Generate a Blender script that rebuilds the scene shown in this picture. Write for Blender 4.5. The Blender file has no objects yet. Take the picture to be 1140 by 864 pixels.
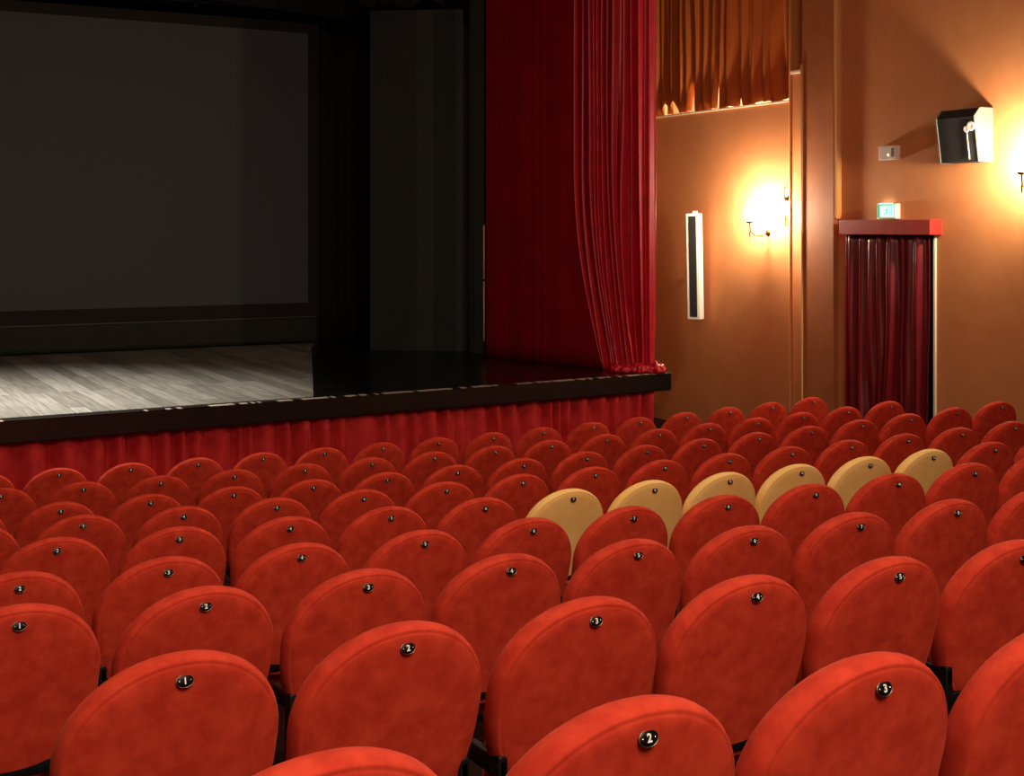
import bpy, bmesh, math, random
from math import sin, cos, tan, atan, pi, radians
from mathutils import Vector, Matrix
random.seed(7)
S = bpy.context.scene
COL = S.collection

# ------------------------------------------------------------------ camera
F, CX, HY = 1488.9, 570.0, 253.2          # focal length / principal point in pixels of the 1140 px frame
YAW = radians(28.83); CAMZ = 2.72
cam = bpy.data.cameras.new('camera'); cam.sensor_width = 36; cam.lens = 36*F/1140
cam.shift_y = -(432-HY)/1140; cam.clip_start = .05; cam.clip_end = 200
co = bpy.data.objects.new('camera', cam); COL.objects.link(co)
co.location = (0, 0, CAMZ); co.rotation_euler = (pi/2, 0, -YAW); S.camera = co
S.view_settings.view_transform = 'Standard'; S.view_settings.look = 'None'
S.view_settings.gamma = 1; S.view_settings.use_curve_mapping = False; S.view_settings.exposure = 0

# ------------------------------------------------------------------ helpers
def link(o): COL.objects.link(o); return o
def empty(name, loc=(0,0,0), rot=(0,0,0)):
    o = bpy.data.objects.new(name, None); link(o); o.location = loc; o.rotation_euler = rot
    o.empty_display_size = .1; return o
def tag(o, label=None, cat=None, group=None, kind=None):
    if label: o['label'] = label
    if cat: o['category'] = cat
    if group: o['group'] = group
    if kind: o['kind'] = kind
    return o
def mk(name, bm, mat, parent=None, smooth=True, loc=None, rot=None, recalc=True):
    if recalc: bmesh.ops.recalc_face_normals(bm, faces=bm.faces)
    me = bpy.data.meshes.new(name); bm.to_mesh(me); bm.free()
    for p in me.polygons: p.use_smooth = smooth
    mats = mat if isinstance(mat, (list, tuple)) else [mat]
    for m in mats: me.materials.append(m)
    o = bpy.data.objects.new(name, me); link(o)
    if parent: o.parent = parent
    if loc is not None: o.location = loc
    if rot is not None: o.rotation_euler = rot
    return o
def box(bm, x0, x1, y0, y1, z0, z1, bev=0, mi=0, M=None):
    t = bmesh.new(); bmesh.ops.create_cube(t, size=1)
    for v in t.verts: v.co = Vector(((v.co.x+.5)*(x1-x0)+x0, (v.co.y+.5)*(y1-y0)+y0, (v.co.z+.5)*(z1-z0)+z0))
    if bev: bmesh.ops.bevel(t, geom=t.edges[:], offset=bev, segments=2, affect='EDGES', profile=.6)
    join(bm, t, M, mi)
def join(bm, t, M=None, mi=0):
    vs = {}
    for v in t.verts: vs[v] = bm.verts.new(M @ v.co if M else v.co)
    for f in t.faces:
        try: nf = bm.faces.new([vs[v] for v in f.verts]); nf.material_index = mi
        except ValueError: pass
    t.free()
def prism(bm, pts, h, M=None, bev=0, mi=0):
    """polygon pts in XY extruded 0..h along z"""
    t = bmesh.new(); a = [t.verts.new((x, y, 0)) for x, y in pts]; b = [t.verts.new((x, y, h)) for x, y in pts]
    n = len(pts); t.faces.new(a[::-1]); t.faces.new(b)
    for i in range(n): t.faces.new((a[i], a[(i+1) % n], b[(i+1) % n], b[i]))
    if bev:
        bmesh.ops.bevel(t, geom=t.edges[:], offset=bev, segments=2, affect='EDGES', profile=.6)
    join(bm, t, M, mi)
def lathe(bm, prof, n=20, M=None, sx=1, sy=1, mi=0):
    t = bmesh.new(); rings = []
    for r, z in prof:
        if r < 1e-6: rings.append([t.verts.new((0, 0, z))])
        else: rings.append([t.verts.new((r*cos(2*pi*k/n)*sx, r*sin(2*pi*k/n)*sy, z)) for k in range(n)])
    for a, b in zip(rings, rings[1:]):
        for k in range(n):
            q = [a[k % len(a)], a[(k+1) % len(a)], b[(k+1) % len(b)], b[k % len(b)]]
            u = []
            for v in q:
                if v not in u: u.append(v)
            if len(u) > 2: t.faces.new(u)
    join(bm, t, M, mi)
def tube(bm, pts, r, n=8, mi=0):
    pts = [Vector(p) for p in pts]; t = bmesh.new(); rings = []
    for i, p in enumerate(pts):
        d = (pts[min(i+1, len(pts)-1)]-pts[max(i-1, 0)]).normalized()
        up = Vector((0, 0, 1)) if abs(d.z) < .9 else Vector((1, 0, 0))
        a = d.cross(up).normalized(); b = d.cross(a)
        rr = r[i] if isinstance(r, (list, tuple)) else r
        rings.append([t.verts.new(p+(a*cos(2*pi*k/n)+b*sin(2*pi*k/n))*rr) for k in range(n)])
    for a, b in zip(rings, rings[1:]):
        for k in range(n): t.faces.new((a[k], a[(k+1) % n], b[(k+1) % n], b[k]))
    t.faces.new(rings[0][::-1]); t.faces.new(rings[-1]); join(bm, t, None, mi)

# ------------------------------------------------------------------ materials
def lin(c): return tuple(((v/255)/12.92 if v/255 <= .04045 else ((v/255+.055)/1.055)**2.4) for v in c)+(1,)
def mat(name, rgb, rough=.6, metal=0, spec=.5, var=None, vscale=8, bump=0, bscale=60, sheen=0, sheentint=None, rvar=None, emit=None, estr=0, rand=False, coords='Object', vdet=6, stretch=None, coat=0):
    m = bpy.data.materials.new(name); m.use_nodes = True; nt = m.node_tree; N = nt.nodes; L = nt.links
    b = N['Principled BSDF']; b.inputs['Base Color'].default_value = lin(rgb); b.inputs['Roughness'].default_value = rough
    b.inputs['Metallic'].default_value = metal; b.inputs['Specular IOR Level'].default_value = spec
    if coat: b.inputs['Coat Weight'].default_value = coat; b.inputs['Coat Roughness'].default_value = .15
    if sheen:
        b.inputs['Sheen Weight'].default_value = sheen; b.inputs['Sheen Roughness'].default_value = .35
        b.inputs['Sheen Tint'].default_value = lin(sheentint or rgb)
    if emit: b.inputs['Emission Color'].default_value = lin(emit); b.inputs['Emission Strength'].default_value = estr
    tc = N.new('ShaderNodeTexCoord'); vec = tc.outputs[coords]
    if rand:
        oi = N.new('ShaderNodeObjectInfo'); ad = N.new('ShaderNodeVectorMath'); ad.operation = 'ADD'
        mu = N.new('ShaderNodeMath'); mu.operation = 'MULTIPLY'; mu.inputs[1].default_value = 37
        L.new(oi.outputs['Random'], mu.inputs[0]); L.new(vec, ad.inputs[0]); L.new(mu.outputs[0], ad.inputs[1]); vec = ad.outputs[0]
    if stretch:
        mp = N.new('ShaderNodeMapping'); mp.inputs['Scale'].default_value = stretch; L.new(vec, mp.inputs[0]); vec = mp.outputs[0]
    if var:
        n = N.new('ShaderNodeTexNoise'); n.inputs['Scale'].default_value = vscale; n.inputs['Detail'].default_value = vdet
        n.inputs['Roughness'].default_value = .6
        r = N.new('ShaderNodeValToRGB'); r.color_ramp.elements[0].position = .35; r.color_ramp.elements[1].position = .68
        r.color_ramp.elements[0].color = lin(var); r.color_ramp.elements[1].color = lin(rgb)
        L.new(vec, n.inputs['Vector']); L.new(n.outputs['Fac'], r.inputs['Fac']); L.new(r.outputs[0], b.inputs['Base Color'])
        if rvar:
            rr = N.new('ShaderNodeMapRange'); rr.inputs['To Min'].default_value = rvar[0]; rr.inputs['To Max'].default_value = rvar[1]
            L.new(n.outputs['Fac'], rr.inputs['Value']); L.new(rr.outputs[0], b.inputs['Roughness'])
    if bump:
        n2 = N.new('ShaderNodeTexNoise'); n2.inputs['Scale'].default_value = bscale; n2.inputs['Detail'].default_value = 4
        bp = N.new('ShaderNodeBump'); bp.inputs['Strength'].default_value = bump; bp.inputs['Distance'].default_value = .01
        L.new(vec, n2.inputs['Vector']); L.new(n2.outputs['Fac'], bp.inputs['Height']); L.new(bp.outputs[0], b.inputs['Normal'])
    return m
M_velvet = mat('red_velvet', (208, 67, 42), rough=.85, spec=.15, var=(182, 49, 31), vscale=17, bump=.05, bscale=260, sheen=.12, sheentint=(255, 150, 120), rand=True)
M_cream = mat('cream_velvet', (255, 212, 132), rough=.85, spec=.2, var=(248, 198, 112), vscale=6, bump=.04, bscale=220, sheen=.3, sheentint=(255, 230, 180), rand=True)
M_black = mat('black_metal', (16, 15, 15), rough=.45, metal=.3)
M_plate = mat('black_enamel', (4, 4, 5), rough=.45, spec=.25)
M_rim = mat('worn_steel_rim', (165, 155, 140), rough=.4, metal=1)
M_chrome = mat('polished_metal', (235, 225, 205), rough=.2, metal=1)
M_num = mat('white_paint', (245, 245, 240), rough=.5)
M_wall = mat('ochre_plaster', (208, 138, 86), rough=.75, spec=.3, var=(200, 129, 78), vscale=3, bump=.25, bscale=140)
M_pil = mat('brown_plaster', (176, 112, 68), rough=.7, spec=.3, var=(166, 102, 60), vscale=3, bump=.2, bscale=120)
M_bead_lit = mat('gold_trim_and_lit_edges', (226, 170, 104), rough=.4)  # also paints the lit edge and lit side of the pilaster
M_red_cur = mat('crimson_stage_velvet', (200, 22, 44), rough=.38, spec=.5, var=(178, 14, 34), vscale=5, sheen=.35, sheentint=(255, 70, 80), bump=.08, bscale=200)
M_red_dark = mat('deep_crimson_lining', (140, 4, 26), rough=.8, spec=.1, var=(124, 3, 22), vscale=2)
M_skirt = mat('red_skirt_cloth', (200, 44, 44), rough=.7, spec=.25, var=(176, 30, 32), vscale=6, sheen=.3, sheentint=(255, 90, 80))
M_satin = mat('burgundy_satin', (120, 8, 22), rough=.38, spec=.6, var=(104, 5, 18), vscale=5)
M_orange_cur = mat('orange_curtain_cloth', (196, 108, 46), rough=.7, spec=.2, var=(176, 88, 36), vscale=5, sheen=.25, sheentint=(255, 180, 110), stretch=(1, 1, .2))
M_pelmet = mat('red_painted_wood', (186, 52, 44), rough=.45, var=(170, 44, 36), vscale=10)
M_stage = mat('black_gloss_stage_boards', (13, 12, 10), rough=.22, spec=.5, var=(9, 8, 7), vscale=3, rvar=(.15, .35))
M_fascia = mat('black_painted_fascia', (20, 18, 14), rough=.35, var=(12, 11, 9), vscale=12)
M_drape = mat('black_stage_drape', (34, 34, 28), rough=.9, spec=.1)
M_flat = mat('dark_grey_flat', (44, 48, 47), rough=.8, spec=.2, var=(41, 45, 43), vscale=3)
M_frame = mat('black_screen_masking', (38, 37, 32), rough=.8, spec=.2)
M_screen = mat('projection_screen_cloth', (75, 81, 85), rough=.8, spec=.2)
M_carpet = mat('dark_carpet', (38, 16, 14), rough=.95, spec=.1, bump=.3, bscale=200)
M_ceil = mat('ceiling_plaster', (150, 110, 80), rough=.8)
M_white = mat('white_enamel', (240, 235, 222), rough=.4)
M_grey_spk = mat('pale_grey_cabinet', (120, 118, 108), rough=.5)
M_grille = mat('black_speaker_grille', (30, 29, 27), rough=.8, bump=.3, bscale=400)
M_void = mat('dark_opening', (5, 4, 4), rough=.9)
M_niche = mat('olive_niche_paint', (112, 98, 40), rough=.8)
M_sill = mat('cream_sill_paint', (255, 240, 205), rough=.6)
M_brass = mat('aged_brass', (100, 68, 34), rough=.35, metal=1)
M_glass = mat('lit_opal_glass', (255, 240, 210), rough=.4, emit=(255, 234, 204), estr=1000)
M_exit = mat('lit_exit_panel', (200, 255, 235), rough=.4, emit=(190, 255, 232), estr=1.6)
M_exitg = mat('lit_exit_green', (20, 170, 120), rough=.4, emit=(10, 165, 115), estr=.9)
M_led = mat('lit_indicator', (240, 230, 120), emit=(255, 240, 140), estr=3)

def glare_planks():
    m = bpy.data.materials.new('grey_glare_planks'); m.use_nodes = True; nt = m.node_tree; N = nt.nodes; L = nt.links  # pale tone paints a reflection lying on the stage boards
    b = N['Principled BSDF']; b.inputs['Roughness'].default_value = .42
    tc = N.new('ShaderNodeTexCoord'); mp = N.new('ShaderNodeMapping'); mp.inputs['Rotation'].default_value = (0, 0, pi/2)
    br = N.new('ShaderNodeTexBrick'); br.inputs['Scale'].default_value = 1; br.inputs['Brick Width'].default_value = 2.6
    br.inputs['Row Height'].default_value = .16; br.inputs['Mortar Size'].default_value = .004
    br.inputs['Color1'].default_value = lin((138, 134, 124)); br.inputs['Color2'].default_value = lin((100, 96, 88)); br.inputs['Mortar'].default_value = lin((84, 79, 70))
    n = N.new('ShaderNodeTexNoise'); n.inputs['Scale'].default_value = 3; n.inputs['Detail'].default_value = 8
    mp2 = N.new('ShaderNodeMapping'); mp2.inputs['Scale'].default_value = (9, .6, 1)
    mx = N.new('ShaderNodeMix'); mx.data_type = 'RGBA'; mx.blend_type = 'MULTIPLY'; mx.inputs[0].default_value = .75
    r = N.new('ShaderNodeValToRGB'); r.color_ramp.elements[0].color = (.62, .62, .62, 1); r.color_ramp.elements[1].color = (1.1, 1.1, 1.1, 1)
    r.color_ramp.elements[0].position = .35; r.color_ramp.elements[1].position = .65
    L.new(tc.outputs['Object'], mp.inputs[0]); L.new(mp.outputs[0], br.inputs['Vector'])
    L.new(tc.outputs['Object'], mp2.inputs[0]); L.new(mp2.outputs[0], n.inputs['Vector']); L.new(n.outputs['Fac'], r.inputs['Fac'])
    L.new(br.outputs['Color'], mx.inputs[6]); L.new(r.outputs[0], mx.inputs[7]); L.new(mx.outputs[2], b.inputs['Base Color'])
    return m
M_glare_planks = glare_planks()

# ------------------------------------------------------------------ seating rows
# per row: x of seat 0, then row line y = a + b*xm + k*xm^2 and plate drop below eye z0+z1*xm+z2*xm^2  (xm = x-4)
ROWS = [(1.2194,1.7967,-.026,-.0117,.8844,.0112,-.0047),(.7653,2.9263,-.0248,-.0154,1.0562,.0105,-.0049),
(.6044,4.0622,-.0239,-.0155,1.2105,-.0015,-.0081),(.7528,5.1089,-.0033,-.0139,1.3368,-.0027,-.0067),
(1.0773,6.1884,.016,-.0072,1.4738,.0088,-.004),(1.4158,7.3285,.0061,-.0065,1.6072,.0041,-.0032),
(1.5069,8.4366,.0168,-.0053,1.7311,-.0008,-.0037),(1.3139,9.5328,.0131,-.0026,1.8247,.0006,-.0034),
(1.8827,10.6165,.0268,-.0036,1.9071,.0039,-.0038)]
SPAN = [(-1, 2), (0, 5), (0, 8), (0, 10), (0, 12), (-1, 13), (-1, 15), (0, 15), (-1, 14)]   # first and last seat index seen
PITCH = .54; PLATE_H = .80
def rowY(i, X): r = ROWS[i]; m = X-4; return r[1]+r[2]*m+r[3]*m*m
def rowZ(i, X):
    r = ROWS[i]; m = max(-4, min(X-4, 5.7)); return CAMZ-(r[4]+r[5]*m+r[6]*m*m)-PLATE_H
def floorZ(X, Y):
    ys = [rowY(i, max(-1, min(X, 9.8))) for i in range(9)]; zs = [rowZ(i, X) for i in range(9)]
    if Y <= ys[0]: return zs[0]+min((ys[0]-Y)*.16, .8)
    for i in range(8):
        if Y <= ys[i+1]: t = (Y-ys[i])/(ys[i+1]-ys[i]); return zs[i]*(1-t)+zs[i+1]*t
    t = min(1, (Y-ys[8])/1.2); return zs[8]*(1-t)+(-.02)*t

# ------------------------------------------------------------------ the seat
A, BU, BL = .2535, .239, .331         # half width, upper and lower height of the oval back
LEAN = radians(14)
def outline(inset, n=56):
    out = []
    for k in range(n):
        t = 2*pi*k/n; c, s = cos(t), sin(t)
        if s >= 0: e = 2/2.05; bx, bz = A-inset, BU-inset
        else: e = 2/3.0; bx, bz = A-inset, BL-inset
        x = math.copysign(abs(c)**e, c)*bx; z = math.copysign(abs(s)**e, s)*bz
        if s < 0: x *= 1-.17*(abs(z)/BL)**2
        out.append((x, z))
    return out
def back_bm():
    bm = bmesh.new(); prof = [(.150, -.004), (.08, -.003), (.045, -.001), (.026, .001), (.0205, .0036), (.0175, .0062), (.0135, .0045), (.009, .0085), (.003, .021), (.0005, .034), (0, .048), (.003, .062), (.010, .076), (.024, .088), (.052, .097), (.105, .104), (.17, .107)]
    rings = []
    def W(x, y, z):
        y += .30*x*x
        z0 = z
        return Vector((x, y-z0*sin(LEAN), z0*cos(LEAN)))
    for ins, y in prof: rings.append([bm.verts.new(W(x, y, z)) for x, z in outline(ins)])
    n = len(rings[0])
    for a, b in zip(rings, rings[1:]):
        for k in range(n): bm.faces.new((a[k], a[(k+1) % n], b[(k+1) % n], b[k]))
    for ring, y in ((rings[0], -.005), (rings[-1], .108)):
        c = bm.verts.new(W(0, y, -.01))
        for k in range(n): bm.faces.new((ring[k], ring[(k+1) % n], c))
    return bm
CZ = .635                              # height of the back's centre line
PZ = .186                              # plate above the centre, along the back
seatO = empty('theatre_seat')
back = mk('backrest', back_bm(), M_velvet, seatO)
pl_y = PZ*sin(LEAN); back.location = (0, pl_y, PLATE_H-PZ*cos(LEAN)); CZ = back.location.z
# folded-up seat cushion in front of the back
bm = bmesh.new(); box(bm, -.19, .19, .0, .09, -.19, .16, bev=.04)
for v in bm.verts: v.co.y += .25*v.co.x**2
cush = mk('seat_cushion', bm, M_velvet, seatO, loc=(0, .17, .42), rot=(radians(8), 0, 0))
def leg_bm(s):
    bm = bmesh.new()
    box(bm, s*.215-.014, s*.215+.014, .10, .15, .0, .46, bev=.005)
    box(bm, s*.215-.02, s*.215+.02, .02, .30, -.012, .016, bev=.006)
    box(bm, s*.215-.012, s*.215+.012, .10, .27, .40, .45, bev=.005)
    return bm
legs = [mk('leg', leg_bm(s), M_black, seatO) for s in (-1, 1)]
bm = bmesh.new(); box(bm, -.215, .215, .11, .14, .33, .37, bev=.005)
bar = mk('crossbar', bm, M_black, seatO)
# number plate: its own frame lies on the leaning back
def platelike(name, bm, m, par, dx=0, dy=0):
    o = mk(name, bm, m, par); return o
bm = bmesh.new(); lathe(bm, [(0, .0032), (.5, .0030), (.85, .0022), (.97, .001), (1, 0)], 28, None, .0185, .0130)
for v in bm.verts: pass
plate = mk('number_plate', bm, M_plate, seatO)
plate.rotation_euler = (pi/2-LEAN, 0, 0)      # local z points to the rear, towards the row behind
plate.location = (0, pl_y-PZ*sin(LEAN)-.0045, PLATE_H)
bm = bmesh.new()
t = bmesh.new(); n = 32; prof = [(1.0, -.002), (1.055, -.001), (1.06, .0012), (1.03, .0026), (.99, .0012)]
rr = [[bm.verts.new((.0185*cos(2*pi*k/n)*r, .0130*sin(2*pi*k/n)*r, z)) for k in range(n)] for r, z in prof]
for i in range(len(rr)):
    a, b = rr[i], rr[(i+1) % len(rr)]
    for k in range(n): bm.faces.new((a[k], a[(k+1) % n], b[(k+1) % n], b[k]))
t.free()
rim = mk('rim', bm, M_rim, plate)
screws = []
for s in (-1, 1):
    bm = bmesh.new(); lathe(bm, [(0, .0018), (.0012, .0016), (.0021, .0006), (.0022, -.001)], 10, Matrix.Translation((s*.0125, 0, .002)))
    screws.append(mk('screw', bm, M_chrome, plate))
# numerals
NUM = {}
def numeral(k):
    if k in NUM: return NUM[k]
    cu = bpy.data.curves.new('numeral', 'FONT'); cu.body = str(k); cu.size = .0195 if k < 10 else .016; cu.align_x = 'CENTER'; cu.align_y = 'CENTER'
    cu.extrude = .0005; cu.offset = .0005; cu.resolution_u = 3
    o = bpy.data.objects.new('numeral', cu); link(o); bpy.context.view_layer.update()
    me = bpy.data.meshes.new_from_object(o.evaluated_get(bpy.context.evaluated_depsgraph_get()))
    bpy.data.objects.remove(o); me.materials.clear(); me.materials.append(M_num); me.name = 'numeral'
    NUM[k] = me; return me
num = bpy.data.objects.new('numeral', numeral(1)); link(num); num.parent = plate; num.location = (0, 0, .0034)
cream_back = back.data.copy(); cream_back.materials[0] = M_cream
cream_cush = cush.data.copy(); cream_cush.materials[0] = M_cream

ORD = ['first', 'second', 'third', 'fourth', 'fifth', 'sixth', 'seventh', 'eighth', 'ninth', 'tenth', 'eleventh', 'twelfth', 'thirteenth', 'fourteenth', 'fifteenth', 'sixteenth', 'seventeenth']
ROWN = ['the row nearest the camera', 'the second row from camera', 'the third row from camera', 'the fourth row from camera', 'the fifth row from camera',
        'the sixth row from camera', 'the third row from stage', 'the second row from stage', 'the front row before the stage']
FIRSTNUM = [1, 1, 1, 2, 2, 2, 2, 2, 2]
used = False
for i in range(9):
    a, b = SPAN[i]
    rg = random.Random(i*13+5)
    for n_, j in enumerate(range(a, b+1)):
        X = ROWS[i][0]+PITCH*j; Y = rowY(i, X)
        sl = ROWS[i][2]+2*ROWS[i][3]*(X-4)
        if not used: r = seatO; parts = None; used = True
        else:
            r = seatO.copy(); link(r)
            for ch in (back, cush, bar, legs[0], legs[1]):
                c = ch.copy(); link(c); c.parent = r
            p = plate.copy(); link(p); p.parent = r
            subs = [rim, num]+(screws if i < 6 else [])
            for g in subs:
                c = g.copy(); link(c); c.parent = p
        r.location = (X, Y, rowZ(i, X)); r.rotation_euler = (rg.uniform(-.008, .008), rg.uniform(-.006, .006), atan(sl)+rg.uniform(-.02, .02))
        number = FIRSTNUM[i]+n_
        cream = (i == 4 and 5 <= j <= 10)
        for c in r.children:
            if c.name.startswith('number_plate'):
                for g in c.children:
                    if g.name.startswith('numeral'): g.data = numeral(number)
            if cream and c.name.startswith('backrest'): c.data = cream_back
            if cream and c.name.startswith('seat_cushion'): c.data = cream_cush
        if cream:
            pos = ORD[j-5]
            tag(r, 'cream velvet theatre seat, %s from left of the six cream seats' % ('far right, sixth' if j == 10 else pos), 'seat', 'cream seats in the fifth row')
        else:
            if i <= 1 or (i == 2 and n_ < 5):
                lb = 'red velvet theatre seat numbered %d, %s from left in %s' % (number, ORD[n_], ROWN[i])
            else:
                lb = 'red velvet theatre seat, %s visible from left in %s' % (ORD[n_], ROWN[i])
            if i == 4: lb = 'red velvet seat, %s from left in %s, %s the cream seats' % (ORD[n_], ROWN[i].replace(' from camera', ''), 'left of' if j < 5 else 'right of')
            tag(r, lb, 'seat', 'red velvet seats in '+ROWN[i])

# ------------------------------------------------------------------ room shell
WX = 11.1; CEIL = 7.6; BY = -6.0; LX = -6.5
bm = bmesh.new(); xs = [LX+(WX+.3-LX)*k/40 for k in range(41)]; ys = [BY+(16.5-BY)*k/90 for k in range(91)]
g = [[bm.verts.new((x, y, floorZ(x, y))) for x in xs] for y in ys]
for j in range(90):
    for k in range(40): bm.faces.new((g[j][k], g[j][k+1], g[j+1][k+1], g[j+1][k]))
tag(mk('floor', bm, M_carpet), kind='structure')
bm = bmesh.new(); box(bm, LX, WX+.6, BY, 20.6, CEIL, CEIL+.2); tag(mk('ceiling', bm, M_ceil, smooth=False), kind='structure')
bm = bmesh.new(); box(bm, LX-.2, LX, BY, 20.6, -.5, CEIL); tag(mk('wall_left', bm, M_wall, smooth=False), kind='structure')
bm = bmesh.new(); box(bm, LX, WX, BY-.2, BY, -.5, CEIL); tag(mk('wall_back', bm, M_wall, smooth=False), kind='structure')
# right wall with the doorway, the curtained gallery opening and a narrow niche
SILL = CAMZ+1.585; SILL2 = CAMZ+1.94
DY0, DY1, DZ = 10.60, 11.80, 2.66
OY0, OY1 = 12.97, 16.25; NY0, NY1 = 12.68, 12.94
bm = bmesh.new()
box(bm, WX, WX+.3, BY, DY0, -.5, CEIL)
box(bm, WX, WX+.3, DY0, DY1, DZ, CEIL)
box(bm, WX, WX+.3, DY1, NY0, -.5, CEIL)
box(bm, WX, WX+.3, NY0, NY1, -.5, SILL2)
box(bm, WX, WX+.3, NY1, OY0, -.5, CEIL)
box(bm, WX, WX+.3, OY0, 17.2, -.5, SILL)
box(bm, WX, WX+.3, OY1, 17.2, SILL, CEIL)
tag(mk('wall_right', bm, M_wall, smooth=False), kind='structure')
# gallery box behind the curtain, niche back, door recess
bm = bmesh.new()
box(bm, WX+.30, WX+1.3, OY0-.1, 17.2, SILL-.1, SILL); box(bm, WX+1.2, WX+1.3, OY0-.1, 17.2, SILL, CEIL)
box(bm, WX+.3, WX+1.2, OY0-.1, OY0, SILL, CEIL); box(bm, WX+.3, WX+1.2, 17.1, 17.2, SILL, CEIL)
tag(mk('wall_gallery', bm, M_sill, smooth=False), kind='structure')
bm = bmesh.new(); box(bm, WX+.24, WX+.30, NY0, NY1, SILL2, CEIL); tag(mk('wall_niche', bm, M_niche, smooth=False), kind='structure')
bm = bmesh.new(); box(bm, WX-.02, WX+.24, NY0, NY1, SILL2-.03, SILL2+.012, bev=.004); tag(mk('trim_1', bm, M_sill), kind='structure')
bm = bmesh.new(); box(bm, WX-.025, WX+.3, OY0, 17.2, SILL-.014, SILL+.010, bev=.004); tag(mk('trim_2', bm, M_sill), kind='structure')
bm = bmesh.new(); box(bm, WX+.3, WX+.9, DY0-.1, DY1+.1, -.4, -.02); box(bm, WX+.85, WX+.9, DY0-.1, DY1+.1, -.02, DZ+.1)
box(bm, WX+.3, WX+.85, DY0-.1, DY0-.05, -.02, DZ+.1); box(bm, WX+.3, WX+.85, DY1+.05, DY1+.1, -.02, DZ+.1); box(bm, WX+.3, WX+.9, DY0-.1, DY1+.1, DZ+.05, DZ+.1)
tag(mk('door_1', bm, M_void, smooth=False), kind='structure')
bm = bmesh.new(); box(bm, WX-.02, WX+.02, DY0-.045, DY0-.015, -.15, DZ, bev=.003); tag(mk('trim_3', bm, M_sill), kind='structure')
# pilaster, strips painting its lit edge and side, and a bead
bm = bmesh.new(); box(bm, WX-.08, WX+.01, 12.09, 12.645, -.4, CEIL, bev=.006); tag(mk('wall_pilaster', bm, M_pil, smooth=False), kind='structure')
bm = bmesh.new(); box(bm, WX-.10, WX-.06, 12.63, 12.657, -.1, 4.72, bev=.004); tag(mk('trim_lit_edge', bm, M_bead_lit), kind='structure')  # pale strip paints the highlight on the pilaster's far edge
bm = bmesh.new(); box(bm, WX-.02, WX+.005, 12.945, 12.965, -.1, CEIL, bev=.003); tag(mk('trim_5', bm, M_bead_lit), kind='structure')
bm = bmesh.new(); box(bm, WX-.075, WX+.005, 12.04, 12.10, CAMZ+.10, CEIL, bev=.01); tag(mk('trim_lit_side', bm, M_bead_lit), kind='structure')  # pale strip paints sconce light on the pilaster's near side
# wall at the end of the hall behind the stage curtain, stage house
bm = bmesh.new(); box(bm, 9.25, WX+.3, 16.35, 16.6, -.5, CEIL); tag(mk('wall_proscenium', bm, M_wall, smooth=False), kind='structure')
bm = bmesh.new(); box(bm, 9.25, 9.4, 13.75, 16.35, 1.02, CEIL); tag(mk('wall_stage_side', bm, M_drape, smooth=False), kind='structure')
bm = bmesh.new(); box(bm, 9.25, 9.4, 16.6, 20.4, 1.02, CEIL); tag(mk('wall_stage_right', bm, M_drape, smooth=False), kind='structure')
bm = bmesh.new(); box(bm, LX, 9.4, 20.2, 20.4, -.5, CEIL); tag(mk('wall_front', bm, M_drape, smooth=False), kind='structure')

# ------------------------------------------------------------------ stage
ZS = 1.02
def edgeY(x): return 12.45+.05*(x-1.72)
XR = 9.17
bm = bmesh.new()
pts = [(LX, edgeY(LX)+.02), (XR, edgeY(XR)+.02), (XR, 13.7), (9.25, 20.2), (LX, 20.2)]
prism(bm, pts, .12, Matrix.Translation((0, 0, ZS-.12)))
tag(mk('floor_stage', bm, M_stage, smooth=False), kind='structure')
# grey boards, floor reflection of the screen painted into their tone
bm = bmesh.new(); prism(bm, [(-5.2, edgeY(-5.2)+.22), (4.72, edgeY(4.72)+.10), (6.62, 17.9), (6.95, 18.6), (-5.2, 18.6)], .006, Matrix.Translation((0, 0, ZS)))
tag(mk('stage_glare_panel', bm, M_glare_planks, smooth=False), 'grey plank flooring with painted glare on the stage in front of the screen', 'painted floor glare')
# fascia with chipped edge nosing and its painted highlight
an = atan(.05)
ME = Matrix.Translation((XR, edgeY(XR), 0)) @ Matrix.Rotation(an, 4, 'Z')
Ln = 15.5
st = empty('stage_apron')
bm = bmesh.new(); box(bm, -Ln, .0, -.02, .16, ZS-.205, ZS-.012, bev=.012, M=ME); box(bm, -.012, .02, .0, .5, ZS-.2, ZS-.02, bev=.01, M=ME)
fas = mk('fascia', bm, M_fascia, st, smooth=False)
bm = bmesh.new()
rg = random.Random(3); x = -Ln
prev = None
while x < 0:
    x2 = min(0, x+rg.uniform(.02, .07)); h = rg.uniform(.0, .0015)
    box(bm, x, x2, -.026-rg.uniform(0, .004), .05, ZS-.003-rg.uniform(0, .002), ZS+.0003+h, M=ME, mi=1 if rg.random() < (.6 if x > -5.6 else .12) else 0); x = x2
M_nos = mat('black_edge_strip', (24, 22, 18), rough=.3)
M_chip_glint = mat('chipped_edge_glint', (165, 155, 140), rough=.3)  # pale bits also paint the gloss highlight along the edge
box(bm, -Ln, 0, -.024, .05, ZS-.03, ZS-.009, M=ME)
mk('nosing', bm, [M_nos, M_chip_glint], st, smooth=False)
tag(st, 'black painted stage front edge with chipped nosing and painted pale highlight above the red skirt', 'stage edge')

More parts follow.
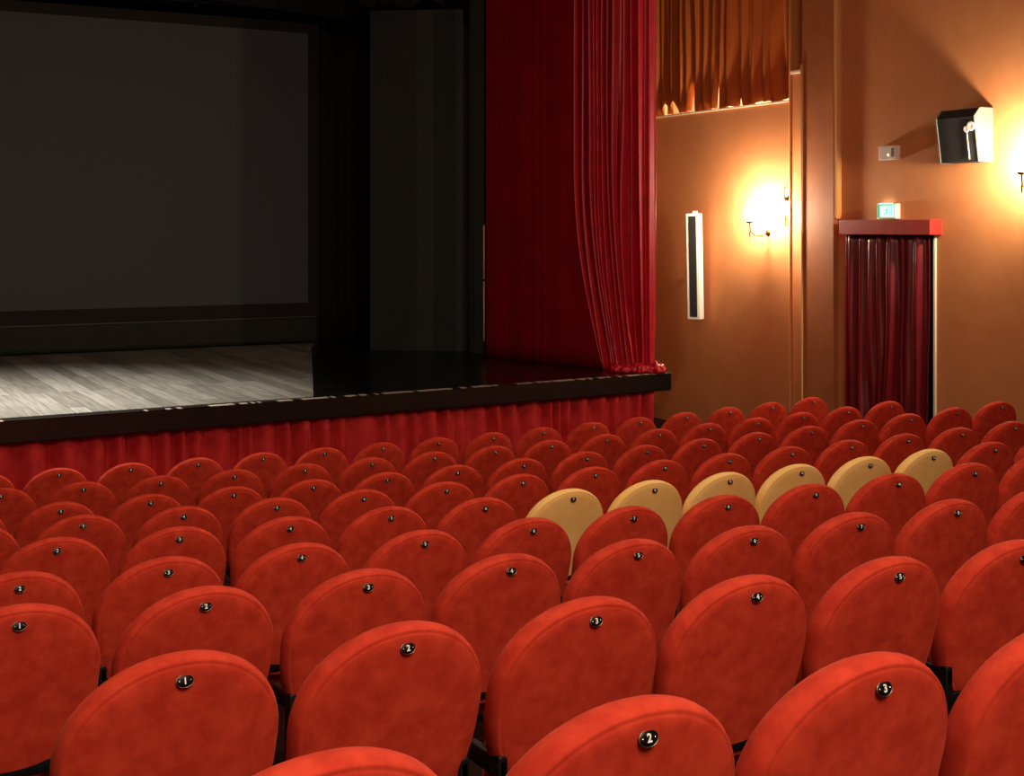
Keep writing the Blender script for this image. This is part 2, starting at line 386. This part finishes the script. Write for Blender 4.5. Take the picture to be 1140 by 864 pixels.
# ------------------------------------------------------------------ curtains
def curtain(name, path, z0, z1, mat_, parent=None, folds=10, amp=.05, seed=1, nu=None, nz=30, hem=None, taper=None, thick=.006, sharp=1.0, drift=.3, base=None):
    """path: list of (x,y); pleated sheet hanging between z0 (bottom) and z1 (top)"""
    rg = random.Random(seed); P = [Vector((x, y, 0)) for x, y in path]
    seg = [0]
    for a, b in zip(P, P[1:]): seg.append(seg[-1]+(b-a).length)
    LT = seg[-1]; nu = nu or folds*12
    def at(u):
        s = u*LT
        for i in range(len(P)-1):
            if s <= seg[i+1] or i == len(P)-2:
                t = (s-seg[i])/(seg[i+1]-seg[i]); d = (P[i+1]-P[i]).normalized()
                return P[i].lerp(P[i+1], t), Vector((d.y, -d.x, 0))
    # irregular folds: phase warp
    K = [rg.uniform(.4, 1.6) for _ in range(folds)]; tot = sum(K); cum = [0]
    for k in K: cum.append(cum[-1]+k/tot)
    am = [rg.uniform(.45, 1.3) for _ in range(folds+1)]
    ph = [rg.uniform(-1, 1) for _ in range(6)]
    bm = bmesh.new(); G = []
    for j in range(nz+1):
        w = j/nz; row = []
        for i in range(nu+1):
            u = i/nu
            # folds wander a little with height
            uu = u+drift*.02*(sin(5*w+ph[0]+9*u)+.6*sin(11*w+ph[1]+17*u))*(1-w)*(u*(1-u)*4)
            uu = min(1, max(0, uu))
            k = 0
            while k < folds-1 and uu > cum[k+1]: k += 1
            t = (uu-cum[k])/(cum[k+1]-cum[k]); a_ = am[k]*(1-t)+am[k+1]*t
            s = (1-cos(2*pi*t))/2; s = s**sharp
            p, nrm = at(u if not taper else taper(u, w))
            off = (s-.5)*amp*a_*(.75+.25*(1-w))+.15*amp*sin(23*u+3*w+ph[2])
            zb = z0+(hem(u) if hem else 0)
            q = p+nrm*off; q.z = zb*(1-w)+z1*w
            if base and w < .12:      # puddled on the floor
                f = (1-w/.12); q = q+nrm*base*f*f*(.5+.5*sin(u*folds*5.3+ph[3])); 
            row.append(bm.verts.new(q))
        G.append(row)
    for j in range(nz):
        for i in range(nu): bm.faces.new((G[j][i], G[j][i+1], G[j+1][i+1], G[j+1][i]))
    o = mk(name, bm, mat_, parent)
    so = o.modifiers.new('thickness', 'SOLIDIFY'); so.thickness = thick; so.offset = 0
    return o
# skirt under the fascia
e0 = ME @ Vector((-Ln, .10, 0)); e1 = ME @ Vector((-.13, .10, 0))
sk = curtain('stage_skirt', [(e0.x, e0.y), (e1.x, e1.y)], -.02, ZS-.19, M_skirt, folds=74, amp=.13, seed=4, nu=1500, nz=6, sharp=.75, drift=.05, thick=.004)
tag(sk, 'long gathered red cloth skirt hanging below the black stage edge', 'curtain')
bm = bmesh.new(); box(bm, -Ln, -.1, .22, .26, -.1, ZS-.12, M=ME); tag(mk('wall_stage_front', bm, M_drape, smooth=False), kind='structure')
# side stage curtain: a dark flat width and a bright folded width
cu = empty('stage_curtain', (8.6, 14.0, ZS))
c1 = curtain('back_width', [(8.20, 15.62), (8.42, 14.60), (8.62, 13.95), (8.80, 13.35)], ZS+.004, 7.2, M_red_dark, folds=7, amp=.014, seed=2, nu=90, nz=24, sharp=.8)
def tp(u, w):       # gathered towards the bottom
    g_ = (1-w); return u*(1-.0*g_)+.0
c2 = curtain('folded_width', [(8.60, 14.05), (8.74, 13.55), (8.86, 13.15), (9.0, 12.90)], ZS+.004, 7.2, M_red_cur, folds=12, amp=.12, seed=12, nu=300, nz=60, sharp=1.3, drift=1.1, taper=lambda u, w: u*(1-.0*(1-w)) + .42*(1-u)*max(0, 1-w*2.5)**2, base=.06)
for c in (c1, c2):
    c.parent = cu; c.matrix_parent_inverse = Matrix.Translation((-8.6, -14.0, -ZS))
# puddled hem
bm = bmesh.new(); rg = random.Random(9)
for k in range(9):
    cx, cy = 8.66+.045*k+rg.uniform(-.02, .02), 13.16-.042*k+rg.uniform(-.03, .03)
    t = bmesh.new(); bmesh.ops.create_icosphere(t, subdivisions=3, radius=1)
    sx, sy, sz = rg.uniform(.06, .11), rg.uniform(.05, .08), rg.uniform(.05, .12)
    a_ = rg.uniform(0, pi)
    for v in t.verts:
        w_ = 1+.22*sin(7*v.co.x+k)+.15*sin(9*v.co.y+2*k)
        v.co = Vector((v.co.x*sx*w_, v.co.y*sy*w_, (v.co.z*sz*w_)))
        v.co = Matrix.Rotation(a_, 3, 'Z') @ v.co; v.co.z = max(v.co.z+.028, .001)
    join(bm, t, Matrix.Translation((cx, cy, ZS+.004)))
h = mk('gathered_hem', bm, M_red_cur, cu); h.matrix_parent_inverse = Matrix.Translation((-8.6, -14.0, -ZS))
tag(cu, 'tall crimson velvet stage curtain drawn to the right side of the stage', 'curtain')

# black masking leg at the proscenium, and a pale strip painting light through the gap
bm = bmesh.new(); box(bm, -.10, .10, -.03, .03, ZS, 7.3, bev=.01, M=Matrix.Translation((8.27, 16.0, 0)) @ Matrix.Rotation(-.5, 4, 'Z'))
tag(mk('masking_leg', bm, M_drape), 'narrow black masking leg beside the left edge of the crimson curtain', 'stage drape')
M_gap_light = mat('gap_light_paint', (190, 150, 110), rough=.6)
bm = bmesh.new(); tube(bm, [(8.28, 15.82, 1.2), (8.28, 15.82, 2.0)], .012, 8); tube(bm, [(8.28, 15.82, 2.03), (8.28, 15.82, 2.75)], .012, 8)
bt = mk('gap_light_strip', bm, M_gap_light); tag(bt, 'thin pale strip painting light through the gap at the left edge of the crimson curtain', 'painted gap light')
# dark flats
def flat(name, p0, p1, z1, label, m):
    d = Vector((p1[0]-p0[0], p1[1]-p0[1], 0)); ang = math.atan2(d.y, d.x); Lh = d.length
    r = empty(name, (p0[0], p0[1], ZS), (0, 0, ang))
    bm = bmesh.new(); box(bm, 0, Lh, 0, .012, 0, z1-ZS, bev=.003); mk('panel', bm, m, r, smooth=False)
    bm = bmesh.new()
    for a_, b_ in ((0, .07), (Lh-.07, Lh)): box(bm, a_, b_, .012, .04, 0, z1-ZS)
    for z in (0, (z1-ZS)/2, z1-ZS-.07): box(bm, .07, Lh-.07, .012, .04, z, z+.07)
    mk('frame', bm, M_frame, r, smooth=False)
    return tag(r, label, 'stage flat', 'dark flats at the side of the stage')
flat('stage_flat', (7.20, 17.15), (8.27, 16.42), 5.72, 'wide dark grey flat standing upright at the right of the stage', M_flat)
flat('stage_flat', (8.28, 16.72), (8.50, 16.32), 5.50, 'narrow dark grey flat between the wide flat and the crimson curtain', mat('darker_grey_flat', (52, 51, 47), rough=.8))
# black drape behind, right of the screen
d = curtain('black_drape', [(6.9, 19.3), (9.15, 19.3)], ZS+.002, 7.3, M_drape, folds=14, amp=.05, seed=21, nz=8)
tag(d, 'black drape hanging between the screen and the wide grey flat', 'stage drape')
# borders overhead
for (y, z, x0, x1, lb, sd) in ((18.3, 5.86, LX+.1, 9.1, 'rear black overhead border drape above the projection screen', 31), (16.9, 5.80, 6.9, 9.1, 'short black overhead border drape above the grey flats', 32)):
    d = curtain('border_drape', [(x0, y), (x1, y)], z, 7.55, M_drape, folds=int((x1-x0)*4), amp=.04, seed=sd, nz=4, hem=lambda u: -.05*sin(u*9)-.04*sin(u*23))
    tag(d, lb, 'stage drape', 'black border drapes over the stage')
# ------------------------------------------------------------------ projection screen
SY = 18.9; sx0, sx1, sz0, sz1 = -3.1, 6.94, 1.60, 5.61
sc = empty('projection_screen', ((sx0+sx1)/2, SY, ZS))
pi_ = Matrix.Translation((-(sx0+sx1)/2, -SY, -ZS))
def part(o): o.parent = sc; o.matrix_parent_inverse = pi_; return o
bm = bmesh.new(); box(bm, sx0, sx1, SY, SY+.02, sz0, sz1); part(mk('screen_surface', bm, M_screen, smooth=False))
bm = bmesh.new()
box(bm, sx0-.16, sx0, SY-.03, SY+.04, sz0-.21, sz1+.15, bev=.006); box(bm, sx1, sx1+.15, SY-.03, SY+.04, sz0-.21, sz1+.15, bev=.006)
box(bm, sx0, sx1, SY-.03, SY+.04, sz1, sz1+.15, bev=.006); box(bm, sx0, sx1, SY-.03, SY+.04, sz0-.21, sz0, bev=.006)
part(mk('frame', bm, M_frame, smooth=False))
bm = bmesh.new(); box(bm, sx0-.16, sx1+.12, SY-.035, SY-.028, sz0-.215, sz0-.20); part(mk('frame_edge', bm, mat('grey_edge', (70, 68, 62), rough=.5), smooth=False))
part(curtain('lower_masking', [(sx0-.16, SY), (sx1+.15, SY)], ZS+.003, sz0-.2, mat('dark_masking_cloth', (40, 42, 34), rough=.9), folds=30, amp=.012, seed=41, nz=6))
tag(sc, 'large grey projection screen in a black frame at the back of the stage', 'screen')
bm = bmesh.new(); tube(bm, [(-4, 18.75, 5.92), (8.2, 18.75, 5.92)], .02, 8)
for x in (-2, 2.2, 3.1, 6.3): tube(bm, [(x, 18.75, 5.94), (x, 18.75, 7.6)], .006, 6)
for x in (3.0, 5.2): box(bm, x-.02, x+.02, 18.72, 18.78, 5.84, 5.95)
tag(mk('hanging_pipe', bm, mat('dark_steel_pipe', (60, 56, 48), rough=.4, metal=.6)), 'thin steel pipe hanging along the top of the projection screen', 'pipe')

# ------------------------------------------------------------------ things on the right wall
# gallery curtain with uneven hem
def hem(u):
    h_ = .02+.012*sin(u*40)+.010*sin(u*97)
    for c, w, hh in ((.48, .012, .64), (.65, .020, .42), (.79, .022, .17), (.867, .02, .16), (.32, .007, .13)):
        h_ += hh*max(0, 1-abs(u-c)/w)**.7
    return h_
gc = curtain('gallery_curtain', [(WX+.10, OY0+.01), (WX+.10, OY1-.02)], SILL+.012, 7.5, M_orange_cur, folds=19, amp=.10, seed=8, nu=600, nz=24, hem=hem, sharp=.9)
tag(gc, 'orange pleated curtain with an uneven hem hanging over the wall opening', 'curtain')
# door curtain and pelmet
dc = curtain('door_curtain', [(WX-.07, DY0-.03), (WX-.07, DY1+.06)], .0, CAMZ-.083, M_satin, folds=11, amp=.10, seed=15, nu=300, nz=30, sharp=1.4, drift=1.5,
             taper=lambda u, w: u+(1-u)*.03*max(0, 1-w*1.25)**1.5)
tag(dc, 'dark burgundy satin curtain hanging in the side doorway below the red pelmet', 'curtain')
bm = bmesh.new(); z0, z1 = CAMZ-.08, CAMZ+.085
box(bm, 10.92, 10.945, 10.48, 11.88, z0, z1, bev=.003); box(bm, 10.945, WX, 10.48, 10.505, z0, z1, bev=.003); box(bm, 10.945, WX-.002, 11.855, 11.88, z0, z1, bev=.003)
box(bm, 10.945, WX-.001, 10.505, 11.855, z1-.02, z1, bev=.003)
tag(mk('pelmet', bm, M_pelmet, smooth=False), 'red painted wooden pelmet box above the side door curtain', 'pelmet')
# exit sign
def exit_sign():
    y0, y1, zb, zt = 11.09, 11.38, CAMZ+.098, CAMZ+.27; xf = WX-.075
    r = empty('exit_sign', (WX, (y0+y1)/2, zb)); inv = Matrix.Translation((-WX, -(y0+y1)/2, -zb))
    bm = bmesh.new(); box(bm, xf, WX, y0, y1, zb, zt, bev=.006); o = mk('housing', bm, M_white, r, smooth=False); o.matrix_parent_inverse = inv
    bm = bmesh.new(); box(bm, xf-.004, xf+.002, y0+.012, y1-.012, zb+.014, zt-.014); o = mk('lit_panel', bm, M_exit, r, smooth=False); o.matrix_parent_inverse = inv
    bm = bmesh.new()
    box(bm, xf-.007, xf-.003, y1-.055, y1-.012, zb+.014, zt-.014)          # green field at the left end
    box(bm, xf-.007, xf-.003, y0+.012, y0+.022, zb+.014, zt-.014)
    box(bm, xf-.007, xf-.003, y0+.05, y0+.058, zb+.03, zt-.03); box(bm, xf-.007, xf-.003, y0+.085, y0+.092, zb+.03, zt-.03); box(bm, xf-.007, xf-.003, y0+.05, y0+.092, zt-.036, zt-.03)
    box(bm, xf-.007, xf-.003, y0+.012, y1-.012, zb+.014, zb+.022); box(bm, xf-.007, xf-.003, y0+.012, y1-.012, zt-.022, zt-.014)
    # running figure
    Mx = Matrix.Translation((xf-.007, y0+.125, zb+.086)) @ Matrix.Rotation(pi/2, 4, 'Y')
    lathe(bm, [(0, 0), (.010, 0), (.010, .004), (0, .004)], 12, Matrix.Translation((xf-.007, y0+.125, zb+.125)) @ Matrix.Rotation(pi/2, 4, 'Y'))
    for a, b in (((.130, .112), (.145, .075)), ((.145, .075), (.122, .055)), ((.122, .055), (.122, .030)), ((.145, .075), (.170, .050)), ((.170, .050), (.188, .052)), ((.132, .105), (.108, .090)), ((.132, .105), (.158, .105))):
        tube(bm, [(xf-.005, y0+a[0], zb+a[1]), (xf-.005, y0+b[0], zb+b[1])], .0055, 6)
    o = mk('green_pictogram', bm, M_exitg, r, smooth=False); o.matrix_parent_inverse = inv
    # downlight lens on top that washes the wall
    bm = bmesh.new(); box(bm, xf+.01, WX-.012, y0+.10, y1-.02, zt-.002, zt+.003); o = mk('top_lens', bm, mat('lit_top_lens', (255, 255, 255), emit=(240, 255, 250), estr=4), r, smooth=False); o.matrix_parent_inverse = inv
    tag(r, 'glowing green and white exit sign standing on the red pelmet', 'exit sign')
exit_sign()
# emergency lamp
y0, y1, zb, zt = 11.09, 11.36, CAMZ+.765, CAMZ+.925
r = empty('emergency_light', (WX, 11.22, zb)); inv = Matrix.Translation((-WX, -11.22, -zb))
bm = bmesh.new(); box(bm, WX-.07, WX, y0, y1, zb, zt, bev=.008); o = mk('housing', bm, M_white, r, smooth=False); o.matrix_parent_inverse = inv
bm = bmesh.new(); lathe(bm, [(0, .006), (.010, .005), (.014, 0)], 14, Matrix.Translation((WX-.07, 11.21, zb+.055)) @ Matrix.Rotation(-pi/2, 4, 'Y')); o = mk('indicator', bm, M_led, r); o.matrix_parent_inverse = inv
bm = bmesh.new(); box(bm, WX-.074, WX-.066, y0+.035, y0+.07, zb+.03, zt-.03, bev=.002); o = mk('test_switch', bm, M_grey_spk, r); o.matrix_parent_inverse = inv
tag(r, 'small white emergency light box on the wall above the exit sign', 'emergency light')
# surround loudspeaker
r = empty('wall_speaker', (WX, 10.03, 3.40)); inv = Matrix.Translation((-WX, -10.03, -3.40))
prof = [(0, .0), (.215, .0), (.285, .47), (.20, .565), (0, .565)]     # distance from wall, height
Mw = Matrix(((-1, 0, 0, WX-.005), (0, 0, 1, 9.77), (0, 1, 0, 3.40), (0, 0, 0, 1)))
bm = bmesh.new(); prism(bm, prof, .018, Mw, bev=.004); o = mk('side_panel', bm, M_grey_spk, r, smooth=False); o.matrix_parent_inverse = inv; o['label'] = 'pale grey side panel'
bm = bmesh.new(); prism(bm, prof, .018, Mw @ Matrix.Translation((0, 0, .512)), bev=.004); o = mk('side_panel', bm, M_grey_spk, r, smooth=False); o.matrix_parent_inverse = inv; o['label'] = 'pale grey side panel'
bm = bmesh.new(); prof2 = [(0, .004), (.21, .004), (.279, .468), (.197, .56), (0, .56)]
prism(bm, prof2, .496, Mw @ Matrix.Translation((0, 0, .017)), bev=.003); o = mk('cabinet', bm, M_grille, r, smooth=False); o.matrix_parent_inverse = inv
fn = Vector((-.47, 0, -.07)).normalized()   # outward normal of the sloping front
def onfront(yy, hh, out=.0): 
    t = hh/.47; return Vector((WX-.005-(.215+.07*t), yy, 3.40+hh))+fn*out
bm = bmesh.new(); tube(bm, [onfront(9.885, .03, .004), onfront(9.885, .30, .004)], .0055, 6); o = mk('trim_strip', bm, M_white, r); o.matrix_parent_inverse = inv
for yy, hh, rad in ((9.895, .34, .034), (9.83, .37, .050)):
    bm = bmesh.new(); q = fn.to_track_quat('Z', 'Y').to_matrix().to_4x4(); lathe(bm, [(0, .002), (rad*.55, .0025), (rad*.85, .005), (rad, .002), (rad, -.01)], 24, Matrix.Translation(onfront(yy, hh, .0)) @ q)
    o = mk('driver_cap', bm, M_white, r); o.matrix_parent_inverse = inv; o['label'] = 'white round driver cap'
tag(r, 'wedge-shaped black loudspeaker with pale sides mounted high on the side wall', 'loudspeaker')
# column loudspeaker
r = empty('column_speaker', (WX-.19, 14.66, CAMZ-1.24), (0, radians(-2.2), radians(27)))
H = 1.43
bm = bmesh.new(); box(bm, -.06, .06, -.095, .095, 0, H, bev=.008); mk('cabinet', bm, M_white, r, smooth=False)
bm = bmesh.new(); box(bm, -.066, -.058, -.055, .055, .035, H-.035, bev=.003); mk('grille', bm, M_grille, r, smooth=False)
bm = bmesh.new(); tube(bm, [(.05, 0, .75), (.20, 0, .75)], .014, 8); box(bm, .05, .07, -.03, .03, .70, .80); box(bm, .05, .08, -.02, .05, H-.01, H+.03, bev=.003)
mk('bracket', bm, M_white, r, smooth=False)
tag(r, 'tall slim white column loudspeaker with a black grille on the ochre wall', 'loudspeaker')
# sconces
def sconce(y, z, label):
    r = empty('wall_sconce', (WX, y, z)); D = -.30
    bm = bmesh.new(); lathe(bm, [(0, .02), (.03, .018), (.045, .006), (.048, 0)], 20, Matrix.Translation((0, 0, -.20)) @ Matrix.Rotation(-pi/2, 4, 'Y')); mk('wall_plate', bm, M_brass, r)
    bm = bmesh.new(); tube(bm, [(-.01, 0, -.20), (-.10, 0, -.24), (-.22, 0, -.23), (D+.01, 0, -.18), (D, 0, -.12), (D, 0, -.07)], .008, 8); tube(bm, [(D, 0, -.26), (D, 0, -.18)], [.005, .012], 8); mk('arm', bm, M_brass, r)
    bm = bmesh.new(); lathe(bm, [(0, -.08), (.035, -.075), (.05, -.055), (.045, -.05), (0, -.055)], 20, Matrix.Translation((D, 0, 0))); mk('cup', bm, M_brass, r)
    bm = bmesh.new(); lathe(bm, [(0, -.055), (.045, -.04), (.062, .0), (.064, .05), (.05, .11), (.03, .15), (0, .17)], 16, Matrix.Translation((D, 0, 0))); mk('glass_shade', bm, M_glass, r)
    tag(r, label, 'wall lamp', 'brass wall sconces')
sconce(13.38, CAMZ+.13, 'glowing brass wall sconce left of the pilaster above the red seats')
sconce(9.16, CAMZ+.60, 'glowing brass wall sconce at the right edge beside the wedge loudspeaker')
# hooks beside the first sconce
bm = bmesh.new(); y_ = 12.99; zt = CAMZ+.52
bm.free()
bm = bmesh.new(); tube(bm, [(WX-.03, 13.03, CAMZ+.50), (WX-.045, 13.02, CAMZ+.47), (WX-.045, 13.02, CAMZ+.40), (WX-.02, 13.03, CAMZ+.36)], .009, 8); box(bm, WX-.05, WX, 12.99, 13.06, CAMZ+.33, CAMZ+.37, bev=.006); tube(bm, [(WX-.03, 13.03, CAMZ+.50), (WX, 13.04, CAMZ+.51)], .007, 6)
tag(mk('curtain_hook', bm, M_brass), 'small brass hook on the wall right of the left sconce', 'hook')
bm = bmesh.new(); tube(bm, [(WX-.02, 13.03, CAMZ+.15), (WX-.02, 13.03, CAMZ+.03)], .010, 8); lathe(bm, [(0, -.015), (.014, 0), (0, .015)], 10, Matrix.Translation((WX-.02, 13.03, CAMZ+.02)))
tag(mk('wall_peg', bm, M_brass), 'short dark vertical peg on the wall just below the brass hook', 'peg')

# ------------------------------------------------------------------ lights
def area(name, loc, size, energy, color, rot=(0, 0, 0), sy=None, spread=None):
    l = bpy.data.lights.new(name, 'AREA'); l.size = size; l.energy = energy; l.color = color
    if sy: l.shape = 'RECTANGLE'; l.size_y = sy
    if spread: l.spread = radians(spread)
    o = bpy.data.objects.new(name, l); link(o); o.location = loc; o.rotation_euler = rot; return o
WARM = (1, .80, .62)
area('ceiling_fill_rear', (1.0, -2.8, 7.0), 2.5, 540, WARM, rot=(radians(22), 0, 0))  # soft fill added behind the camera for the hall's unseen ceiling lamps
area('ceiling_light_near', (1.8, 2.0, 7.3), 2.5, 110, WARM)
area('ceiling_light_mid', (4.0, 7.5, 7.4), 2.5, 150, WARM)
area('added_stage_light', (1.8, 13.6, 6.2), .9, 200, (1, .95, .88), spread=72)  # unseen lamp added to brighten the grey stage boards
area('gallery_light', (WX+.75, 14.6, SILL+.9), .5, 60, (1, .85, .6), sy=2.6)
w = bpy.data.worlds.new('world'); S.world = w; w.use_nodes = True
w.node_tree.nodes['Background'].inputs[0].default_value = (.9, .8, .7, 1); w.node_tree.nodes['Background'].inputs[1].default_value = .0
